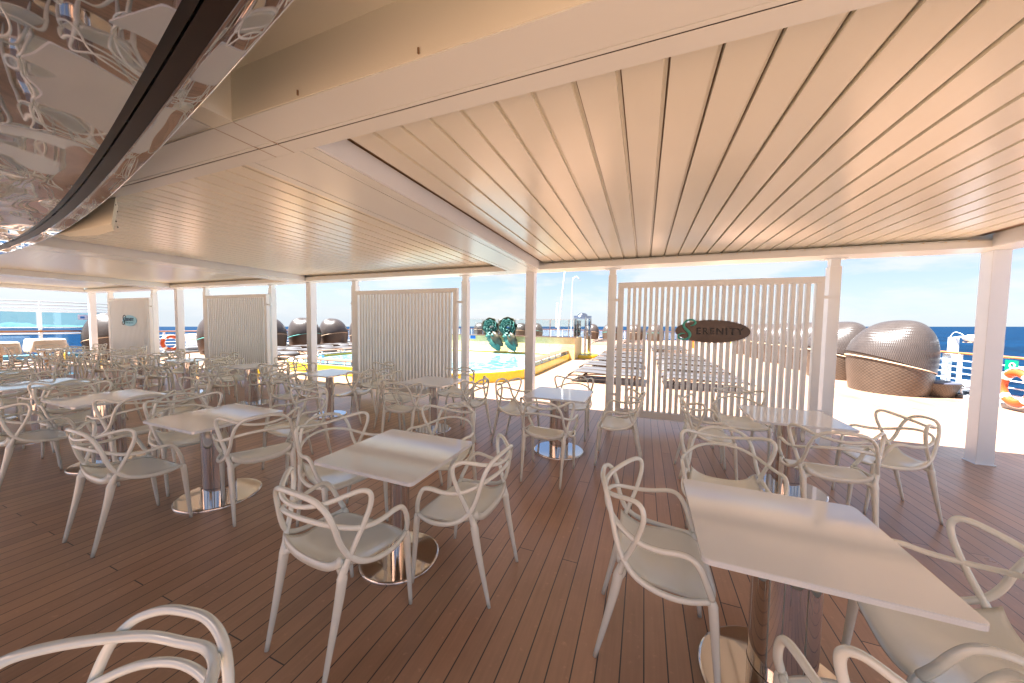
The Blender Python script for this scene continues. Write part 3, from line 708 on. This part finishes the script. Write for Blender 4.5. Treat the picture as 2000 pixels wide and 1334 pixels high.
# pool signs
ps = empty('wall_notice', (-8.15, 15.49, .93), label='blue and white no diving notice on the yellow pool wall', cat='sign')
B().box(-.75, .0, -.012, 0, -.09, .09).obj('notice_plate', M_tape, ps)
b = B(); b.box(-.3, -.0, -.016, -.0125, -.08, .08); b.box(-.70, -.58, -.016, -.0125, -.06, .06); b.obj('blue_field', M_blue, ps)
dm = empty('depth_marker', (-11.2, 8.98, .27), R(-15), label='small blue depth plate reading 2F on the inner kerb', cat='sign')
B().box(-.22, .22, -.012, 0, -.1, .1).obj('plate', M_blue, dm)
text("2F", .16, M_tape, dm, (-.12, -.016, -.055), 'lettering', .002)
# long benches on the kerb
def bench(name_label, pts_w, L, loc, rz, blades=3):
    r = empty('pool_bench', loc, rz, label=name_label, cat='bench', group='wooden benches on the pool kerb')
    b = B()
    for k in range(blades): b.bbox(0, L, -.20+k*.135, -.20+k*.135+.128, .125, .155, .006)
    b.obj('seat_boards', M_benchw, r)
    n = max(2, int(L/1.0))
    for k in range(n+1):
        x = .15+(L-.3)*k/n; b = B(); b.bbox(x-.02, x+.02, -.14, -.11, 0, .1249, .003); b.bbox(x-.02, x+.02, .11, .14, 0, .1249, .003); b.bbox(x-.021, x+.021, -.1099, .1099, .10, .1248, .002); b.obj('leg', M_white, r)
    return r
bench('long teak bench on the right hand pool kerb', 3, 6.4, (-3.45, 10.1, KZ-.004), R(90))
bench('teak bench along the front left pool kerb', 3, 3.4, (-10.6, 7.64, KZ-.004), R(0))
bench('teak bench on the far left pool kerb', 3, 3.6, (-12.35, 9.7, KZ-.004), R(90))
# dark planter strip under the right bench
# ------------------------------------------------------------------ metal rose sculptures
def rose(x, z, y, s, lean, label):
    r = empty('rose_sculpture', (x, y, z), label=label, cat='sculpture', group='verdigris metal roses on the pool wall')
    rnd = random.Random(int(x*100))
    def petal(b, rad, ang, w_, tilt, curl, dep):
        nu, nv = 10, 6; vs = []; fs = []
        for j in range(nv+1):
            v = j/nv
            for i in range(nu+1):
                u = -1+2*i/nu; a = ang+u*w_
                rr_ = rad*(.45+.58*v)*(1-.12*u*u*v+.05*math.sin(u*7+ang*3)*v) ; yy = -dep*.55-.17*v**1.6*(.5+rad)+.03*math.sin(u*5+ang)+.05*max(0, v-.8)*5*.3
                vs.append((rr_*math.cos(a), yy-.03*tilt*v, rr_*math.sin(a)))
        for j in range(nv):
            for i in range(nu): a_ = j*(nu+1)+i; fs.append((a_, a_+1, a_+nu+2, a_+nu+1))
        b.add(vs, fs, True)
    for ring, (rad, dep, cnt, m_) in enumerate(((.50, .10, 5, M_verdr), (.40, .18, 5, M_verd), (.30, .26, 4, M_verd), (.20, .32, 4, M_verd), (.12, .37, 3, M_verd))):
        for k in range(cnt):
            b = B(); petal(b, rad*s, 2*PI*k/cnt+ring*.7+rnd.uniform(-.2, .2), .85 if cnt > 3 else 1.2, 1, .9, dep*s)
            o = b.obj('petal', m_, r)
            mod = o.modifiers.new('thick', 'SOLIDIFY'); mod.thickness = .016
    # leaves sweeping down to the water
    for k, (dx, dz, L, wd, tw) in enumerate(((lean*.32, -.55, .95, .26, .3), (lean*.62, -.78, 1.05, .24, -.4), (lean*.10, -.42, .75, .24, .2), (lean*.85, -.62, .8, .2, .9))):
        nv = 12; vs = []; fs = []
        base = Vector((lean*.05, -.06-.05*k, -.25*s)); tip = Vector((dx*1.45, -.20, dz*1.5))
        dirv = (tip-base); side_ = Vector((dirv.z, .12*tw, -dirv.x)).normalized()
        for j in range(nv+1):
            t = j/nv; p = base+dirv*t+Vector((0, -.14*math.sin(PI*t), 0)); ww = wd*1.55*math.sin(PI*min(1, t*.92+.08))**.8*.8+.005
            jag = .03*math.sin(t*42)*(t > .35)
            vs += [p-side_*(ww+jag)+Vector((0, .05, 0)), p-side_*ww*.4+Vector((0, -.02, 0)), p+Vector((0, .03, 0)), p+side_*ww*.4+Vector((0, -.02, 0)), p+side_*(ww+jag)+Vector((0, .05, 0))]
        for j in range(nv):
            for i in range(4): a_ = j*5+i; fs.append((a_, a_+1, a_+6, a_+5))
        b = B().add([tuple(v) for v in vs], fs, True); o = b.obj('leaf', M_verd if k != 3 else M_verdr, r)
        mod = o.modifiers.new('thick', 'SOLIDIFY'); mod.thickness = .018
    b = B().tube([(0, -.05, -.1*s), (lean*.15, -.05, -.6), (lean*.5, -.02, -1.1)], [.03, .035, .02], 8, 4); b.obj('stem', M_verd, r)
    return r
rose(-7.10, 1.48, 15.25, .92, .55, 'left verdigris metal rose with sweeping leaves on the pool wall')
rose(-6.15, 1.48, 15.20, 1.0, .42, 'right verdigris metal rose, larger bloom, on the pool wall')

# ------------------------------------------------------------------ shower cabin, masts
sh = empty('glass_shower', (-2.95, 17.3, 0), label='curved glass shower cabin with steel posts beside the pool', cat='shower')
B().lathe([(.85, 0), (.85, .13), (.83, .15)], 40).obj('base', M_yellow, sh)
for a in (20, 75, 150, 210, 300):
    B().lathe([(.035, .15), (.035, 2.08)], 12, TM(.43*math.cos(R(a)), .43*math.sin(R(a)))).obj('post', M_steel, sh)
for a0, a1 in ((22, 73), (77, 148), (152, 208), (212, 298)):
    b = B(); n = 10; vs = []
    for k in range(n+1):
        a = R(a0+(a1-a0)*k/n); vs += [(.43*math.cos(a), .43*math.sin(a), .18), (.43*math.cos(a), .43*math.sin(a), 1.95)]
    b.add(vs, [(2*k, 2*k+2, 2*k+3, 2*k+1) for k in range(n)], True); b.obj('curved_glass', M_glass, sh)
b = B(); b.lathe([(.46, 1.95), (.46, 2.10), (.40, 2.105)], 40); b.obj('header_ring', M_steel, sh)
B().lathe([(.26, 2.10), (.24, 2.17), (.17, 2.23), (.08, 2.255), (.005, 2.26)], 28).obj('shower_dome', M_steel, sh)
sp_ = empty('outdoor_shower_pipe', (-3.66, 18, 0), label='tall thin white pipe with curved twin heads above the shower', cat='pipe')
B().tube([(0, 0, 0), (0, 0, 2), (.02, 0, 3.9), (.08, 0, 4.15), (.22, 0, 4.22), (.36, 0, 4.10)], .022, 8, 5).obj('pipe', M_white, sp_)
B().tube([(.1, 0, 4.17), (.25, .08, 4.2), (.42, .1, 4.02)], .014, 6, 4).obj('shower_head', M_steel, sp_)
ms = empty('flag_mast', (-10.6, 44, 0), label='slanting white flag mast at the stern', cat='mast')
B().tube([(-.1, 0, 0), (0, 0, 2), (.7, 0, 9.6)], [.16, .13, .05], 10, 3).obj('pole', M_white, ms)
B().tube([(-.42, 0, 1.3), (-.30, 0, 4.6)], [.10, .08], 8, 2).obj('strut', M_white, ms)

# ------------------------------------------------------------------ wicker pods
def make_pod(strap):
    r = empty('daybed_pod'); n, mz = 40, 26
    def shape(th, ph):
        # th around, ph 0 (top) .. pi/2 (equator z=.98)
        x = .80*math.cos(th)*math.sin(ph); y = .92*math.sin(th)*math.sin(ph)
        z = .93+.92*math.cos(ph); q = math.sin(ph)**.8; x = .78*math.cos(th)*q; y = .92*math.sin(th)*q; x += .24*math.cos(ph)
        return x, y, z
    def seam(x): return .745-.335*(x)        # seam height slopes down toward the opening side
    # hood
    vs = []; fs = []
    for j in range(mz+1):
        for i in range(n):
            th = 2*PI*i/n; ph = .02+(PI/2-.02)*j/mz; x, y, z = shape(th, ph)
            s0 = seam(.82*math.cos(th))
            z = s0+.012+(z-.93)/.92*(1.85-s0)
            vs.append((x, y, z))
    for j in range(mz):
        for i in range(n): k = (i+1) % n; fs.append((j*n+i, (j+1)*n+i, (j+1)*n+k, j*n+k))
    fs.append(list(range(n)))
    B().add(vs, fs, True).obj('hood', M_hood, r)
    vs = []; fs = []; mj = 10
    for j in range(mj+1):
        for i in range(n):
            th = 2*PI*i/n; t = j/mj; s0 = seam(.82*math.cos(th)); k = .90+.10*math.sin(t*PI/2)
            vs.append((.76*math.cos(th)*k, .91*math.sin(th)*k, s0*t+.001))
    for j in range(mj):
        for i in range(n): k = (i+1) % n; fs.append((j*n+i, j*n+k, (j+1)*n+k, (j+1)*n+i))
    B().add(vs, fs, True).obj('basket', M_basket, r)
    B().tube([(.785*math.cos(2*PI*i/24), .926*math.sin(2*PI*i/24), seam(.82*math.cos(2*PI*i/24))-.02+.07*math.cos(2*PI*i/24)) for i in range(24)], .006, 6, 2, True, flat=2.2).obj('strap', strap, r)
    return r
podA, podB = make_pod(M_strap), make_pod(M_strapt); pu = [0, 0]
def pod(x, y, rz, label, t=0, s=1):
    p = (podA, podB)[t]; o = p if not pu[t] else copy_tree(p); pu[t] = 1
    o.location = (x, y, 0); o.rotation_euler = (0, 0, R(rz)); o.scale = (s, s, s); tag(o, label, 'daybed', 'domed wicker daybed pods')
ords = ['nearest', 'second', 'third', 'fourth', 'fifth', 'sixth', 'seventh', 'eighth', 'ninth', 'tenth']
for k, y in enumerate((11.75, 14.3, 16.85, 19.4, 21.95, 24.5)):
    pod(5.97, y, 0, 'brown domed wicker pod, %s in the row along the right rail' % ords[k])
ot = empty('pod_ottoman', (6.72, 11.55, 0), label='round wicker ottoman beside the nearest right hand pod', cat='ottoman')
B().lathe([(.36, 0), (.40, .15), (.47, .31), (.47, .33)], 36).obj('ottoman_basket', M_basket, ot)
B().lathe([(.45, .331), (.45, .352), (.42, .358)], 36).obj('cushion', mat('navy cushion', (.06, .065, .10), .7), ot)
for k, (y, t) in enumerate(((6.74, 0), (10.0, 1), (12.2, 0), (14.35, 1), (16.4, 0), (18.8, 0), (21.3, 1))):
    pod(-19.95 if k == 0 else -19.25, y, 180, 'grey domed wicker pod, %s in the row along the left rail' % ords[k], t)
for k, x in enumerate((-20.9, -18.6, -15.0, -12.9, -5.9, -3.7, -1.0, 1.2)):
    pod(x, 41, 90, 'domed wicker pod, %s from the left along the stern rail' % (ords[k] if k else 'first'), k % 2)

# ------------------------------------------------------------------ sun loungers
def make_lounger():
    r = empty('sun_lounger')           # long axis x, head at -x, width y 0..0.66
    b = B(); nx = 22; vs = []; fs = []
    def prof(t): return .29+.012*math.sin(t*PI*2.2)-.10*max(0, (.09-t)/.09)**1.6-.06*max(0, (t-.93)/.07)**2
    for i in range(nx+1):
        t = i/nx; x = -1.0+2.0*t; z = prof(t)
        vs += [(x, .02, z), (x, .35, z-.012), (x, .68, z)]
    for i in range(nx):
        for k in range(2): a = i*3+k; fs.append((a, a+3, a+4, a+1))
    b.add(vs, fs, True); o = b.obj('sling', M_sling, r); md = o.modifiers.new('t', 'SOLIDIFY'); md.thickness = .008
    b = B()
    for y in (.012, .688):
        b.tube([(-1.0+2.0*i/12, y, prof(i/12)-.004) for i in range(13)], .017, 6, 2)
    for x in (-.95, -.2, .3, .96): b.tube([(x, .012, .262 if abs(x) < .9 else .2), (x, .688, .262 if abs(x) < .9 else .2)], .014, 6, 1)
    b.obj('frame', M_frame, r)
    for y in (.03, .67):
        b = B().tube([(-.72, y, .02), (-.66, y, .13), (-.50, y, .22), (-.2, y, .255), (.3, y, .262)], .016, 6, 3); b.obj('leg', M_frame, r)
        b = B().tube([(.72, y, .0), (.78, y, .14), (.82, y, .27)], .016, 6, 3); b.obj('leg', M_frame, r)
    return r
LG = make_lounger(); lu = [0]; LN = [0]
def lounger(x, y, label, rz=0):
    o = LG if not lu[0] else copy_tree(LG); lu[0] = 1
    o.location = (x, y, 0); o.rotation_euler = (0, 0, R(rz+random.uniform(-.8, .8))); tag(o, label, 'sun lounger', 'grey sling sun loungers on the deck')
rowsw = ['front', 'second', 'third', 'fourth', 'fifth', 'sixth', 'seventh', 'eighth']
YR = [9.42, 11.35, 13.28, 15.21, 17.14, 21.2, 23.1, 25.0]
for ri, y in enumerate(YR):
    for ci, (x, cn) in enumerate(((-.98, 'column beside the pool'), (1.5, 'column nearest the right hand pods'))):
        if ci == 1 and ri == 4 and False: continue
        for h in (0, 1):
            lounger(x+random.uniform(-.04, .04), y+h*.72, 'grey sling lounger, %s of the %s pair, %s' % (('near half', 'far half')[h], rowsw[ri], cn))
for ri, y in enumerate((9.4, 11.3, 13.2, 15.1, 17.0)):
    for ci, x in enumerate((-14.9, -17.3)):
        for h in (0, 1):
            lounger(x, y+h*.72, 'grey sling lounger, %s of the %s pair, %s' % (('near half', 'far half')[h], rowsw[ri], ('column left of the pool', 'column by the left pods')[ci]), 180)
for ri, y in enumerate((29.5, 31.5, 33.5)):
    for ci, x in enumerate((-3.5, -1.0)):
        lounger(x, y, 'grey sling lounger near the stern, %s row, %s side' % (rowsw[ri], ('left', 'right')[ci]))

# ------------------------------------------------------------------ rails
def rail(x0, y0, x1, y1, label, step=1.6, top=1.06, m_top=M_teak):
    r = empty('deck_railing', (0, 0, 0), label=label, cat='railing')
    L = math.hypot(x1-x0, y1-y0); n = max(1, round(L/step))
    for k in range(n+1):
        t = k/n; x = x0+(x1-x0)*t; y = y0+(y1-y0)*t
        b = B().bbox(x-.03, x+.03, y-.03, y+.03, .10, top-.02, .004); b.bbox(x-.06, x+.06, y-.06, y+.06, .09, .12, .003); b.obj('post', M_white, r)
    for z in (.27, .42, .57, .72, .88):
        B().tube([(x0, y0, z), (x1, y1, z)], .014, 6, 1).obj('bar', M_white, r)
    B().tube([(x0, y0, top), (x1, y1, top)], .034, 8, 1, flat=.8).obj('handrail', m_top, r)
    return r
rail(7.2, 2.0, 7.2, 43.5, 'right hand railing with varnished teak handrail and white bars')
rail(-20.95, 7.0, -20.95, 43.5, 'left hand railing with teak handrail and white bars')
rail(-20.95, 43.5, 7.2, 43.5, 'stern railing with teak handrail and white bars')
# left windscreen
ws = empty('glass_windscreen', (-20.5, 0, 0), label='tall blue tinted windscreen with white posts at the far left', cat='windscreen')
for y in (-1.2, .9, 3.0, 5.03, 6.9):
    b = B().bbox(-.04, .04, y-.035, y+.035, 0, 1.86, .004); b.bbox(-.02, .02, y-.015, y+.015, 1.86, 2.24, .003); b.obj('post', M_white, ws)
for y in (-1.2, .9, 3.0, 5.03):
    B().box(-.006, .006, y+.05, y+1.95, 1.2, 1.82).obj('glass_panel', M_glassb, ws)
    B().box(-.006, .006, y+.05, y+1.95, .12, 1.02).obj('glass_panel', M_glassb, ws)
for z in (1.845, 1.26, 1.03): B().bbox(-.03, .03, -1.2, 6.9, z-.02, z+.02, .004).obj('bar', M_white, ws)
for z in (1.97, 2.09, 2.21): B().tube([(0, -1.2, z), (0, 6.9, z)], .018, 6, 1).obj('bar', mat('grey tube', (.42, .42, .45), .4), ws)
B().tube([(.08, -1.2, 1.12), (.08, 6.9, 1.12)], .035, 8, 1).obj('handrail', M_teak, ws)
nb = empty('notice_board', (-20.4, 6.0, 1.66), label='small white notice with blue print on the windscreen glass', cat='sign')
B().box(0, .012, -.12, .35, -.1, .1).obj('notice_plate', mat('pale lilac plate', (.55, .58, .75), .4), nb)
B().box(.0125, .016, -.06, .05, -.05, .03).obj('print', M_blue, nb)

# life rings
def life_ring(x, y, z, rot, label):
    r = empty('life_ring', (x, y, z), 0, label=label, cat='life ring', group='orange life rings on the railings'); r.rotation_euler = (0, 0, rot)
    b = B().tube([(0, .30*math.cos(2*PI*i/24), .30*math.sin(2*PI*i/24)) for i in range(24)], .075, 12, 2, True); b.obj('ring', M_orange, r)
    for k in range(4):
        a0 = R(45+90*k); b = B().tube([(0, .30*math.cos(a0+d), .30*math.sin(a0+d)) for d in (-.16, -.05, .05, .16)], .078, 12, 2); b.obj('tape_band', M_tape, r)
    B().tube([(0, .40*math.cos(2*PI*i/16), .40*math.sin(2*PI*i/16)) for i in range(16)], .008, 6, 2, True).obj('grab_line', M_tape, r)
    return r
life_ring(-20.78, 8.75, .52, 0, 'orange life ring on the left railing')
life_ring(7.02, 9.95, .47, 0, 'orange life ring on the right railing at the picture edge')
def green_sign(x, y, z, label):
    r = empty('safety_sign', (x, y, z), label=label, cat='sign')
    B().box(-.008, .008, -.13, .13, -.11, .11).obj('plate', M_green, r)
    for s in (-1, 1):
        b = B().tube([(s*.012, -.03+.05*math.cos(2*PI*i/16), .05*math.sin(2*PI*i/16)) for i in range(16)], .012, 6, 1, True); b.obj('ring_symbol', M_tape, r)
    return r
green_sign(7.13, 10.25, .90, 'green life ring sign hanging under the right handrail')
green_sign(-20.87, 8.05, .93, 'green life ring sign under the left handrail')
# boat lamps leaning out over the rail
def lamp(x, y, rz, label):
    r = empty('flood_lamp', (x, y, 0), rz, label=label, cat='lamp', group='white flood lamps on the railings')
    B().bbox(-.06, .06, -.06, .06, .2, 1.02, .006).obj('bracket', M_white, r)
    B().bbox(-.05, .10, -.17, -.05, .82, 1.44, .01).obj('column', M_white, r)
    B().tube([(.02, -.1, 1.42), (.02, -.3, 1.45), (.02, -.42, 1.45)], .025, 8, 3).obj('arm', M_white, r)
    b = B().lathe([(.03, -.12), (.09, -.08), (.12, 0), (.115, .08), (.04, .13)], 16, TM(.02, -.58, 1.43)@TM(ry=R(0), rx=R(90)), sx=1, sy=.75); b.obj('lamp_head', M_white, r)
    B().box(-.06, .10, -.68, -.50, 1.325, 1.34).obj('lens', M_strap, r)
    B().tube([(0, -.1, 1.1), (-.03, -.06, 1.35), (0, -.14, 1.56), (0, -.34, 1.54), (0, -.45, 1.46)], .008, 6, 4).obj('cable', M_white, r)
    return r
lamp(7.3, 12.12, 0, 'white flood lamp on a square bracket beyond the nearest right pod')
lamp(-21.1, 7.3, R(180), 'white flood lamp on the left rail beside the life ring')
lb = empty('rescue_locker', (7.28, 11.1, 0), label='white equipment bracket with grey lifting arms on the right kerb', cat='locker')
B().bbox(-.12, .12, -.45, .45, .28, .42, .02).obj('cover', M_white, lb)
for y in (-.3, .25): B().tube([(-.05, y, .28), (-.16, y, .2), (-.14, y, .085)], .022, 6, 3).obj('leg', M_white, lb)
rb = empty('liferaft_cradle', (7.55, 9.9, 0), label='white and sand coloured raft canister outside the right rail', cat='raft canister')
B().lathe([(.05, -.5), (.17, -.45), (.19, 0), (.17, .45), (.05, .5)], 20, TM(0, 0, .66)@TM(rx=R(90))).obj('canister', M_white, rb)
B().lathe([(.194, -.2), (.194, .2)], 20, TM(0, 0, .66)@TM(rx=R(90))).obj('band', M_strap, rb)
B().bbox(-.1, .1, -.3, .3, .14, .47, .01).obj('cradle', M_white, rb)
rb2 = empty('liferaft_cradle', (-21.35, 9.9, 0), label='cream raft canister outside the left rail', cat='raft canister')
B().lathe([(.05, -.6), (.17, -.5), (.2, 0), (.17, .5), (.05, .6)], 20, TM(0, 0, .72)@TM(rx=R(90))).obj('canister', M_wrap, rb2)
B().bbox(-.1, .1, -.3, .3, .2, .53, .01).obj('cradle', M_white, rb2)

# stern bar counter and bins
cn = empty('stern_counter', (6.0, 29.2, 0), label='low white counter with cream front near the stern', cat='counter')
B().bbox(-1.2, 1.2, -.3, .3, 0, .72, .02).obj('counter_body', M_wrap, cn); B().bbox(-1.25, 1.25, -.35, .35, .72, .77, .01).obj('counter_top', M_white, cn)
B().box(-.3, .0, -.312, -.301, .45, .62).obj('yellow_panel', mat('yellow panel', (.8, .65, .03), .5), cn)
bn = empty('orange_locker', (3.5, 29, 0), label='small orange locker near the stern', cat='locker')
B().bbox(-.2, .2, -.2, .2, 0, .62, .01).obj('locker_body', mat('orange paint', (.7, .2, .03), .5), bn); B().bbox(-.22, .22, -.22, .22, .621, .66, .01).obj('lid', M_white, bn)
# covered furniture at the far left
def covered(x, y, sx, sy, h, label):
    r = empty('covered_table', (x, y, 0), label=label, cat='covered table')
    b = B(); n = 48; prof = [(1.0, h*.52), (1.03, h*.6), (1.01, h*.75), (.99, h*.93), (.96, h*.985), (.9, h), (.001, h+.01)]
    base = len(b.v)
    for k, (s_, z) in enumerate(prof):
        for i in range(n):
            a = 2*PI*i/n; c, s2 = math.cos(a), math.sin(a); q = (abs(c)**6+abs(s2)**6)**(-1/6)
            wv = 1+.035*math.sin(i*2.9)*(1 if k < 3 else 0)
            b.v.append((sx*c*q*s_*wv, sy*s2*q*s_*wv, z+(.02*math.sin(i*1.7) if k == 0 else 0)))
    for k in range(len(prof)-1):
        for i in range(n): j = (i+1) % n; b.f.append([base+k*n+i, base+k*n+j, base+(k+1)*n+j, base+(k+1)*n+i]); b.sm.append(True)
    b.obj('cloth_cover', M_wrap, r)
    B().lathe([(.3, 0), (.3, .02), (.06, .03), (.06, h*.95)], 24).obj('pedestal', M_steel, r)
    return r
covered(-18.95, 4.74, .44, .37, .90, 'taller table under a fringed white cloth at the far left')
covered(-19.05, 3.87, .44, .33, .82, 'lower table under a white cloth with dark tassels, far left')

# two distant ships on the horizon
for k, (az, D, L) in enumerate(((41.0, 13000, 330), (45.8, 12500, 420))):
    # az measured from +y toward +x
    r = empty('distant_ship', (D*math.sin(R(az)), D*math.cos(R(az)), -26), R(-az), label=('faint small ship on the horizon left of the big white post', 'faint longer ship on the horizon right of the big white post')[k], cat='ship')
    off = (r.location.x*GUP.x+r.location.y*GUP.y)/-GUP.z; r.location.z = -26+off
    B().prism([(-L/2, -20), (L/2-30, -20), (L/2, 0), (L/2-30, 20), (-L/2, 20)], 0, 26).obj('hull', M_hull, r)
    B().box(-L*.45, -L*.28, -14, 14, 26.01, 58).obj('superstructure', M_hull, r)
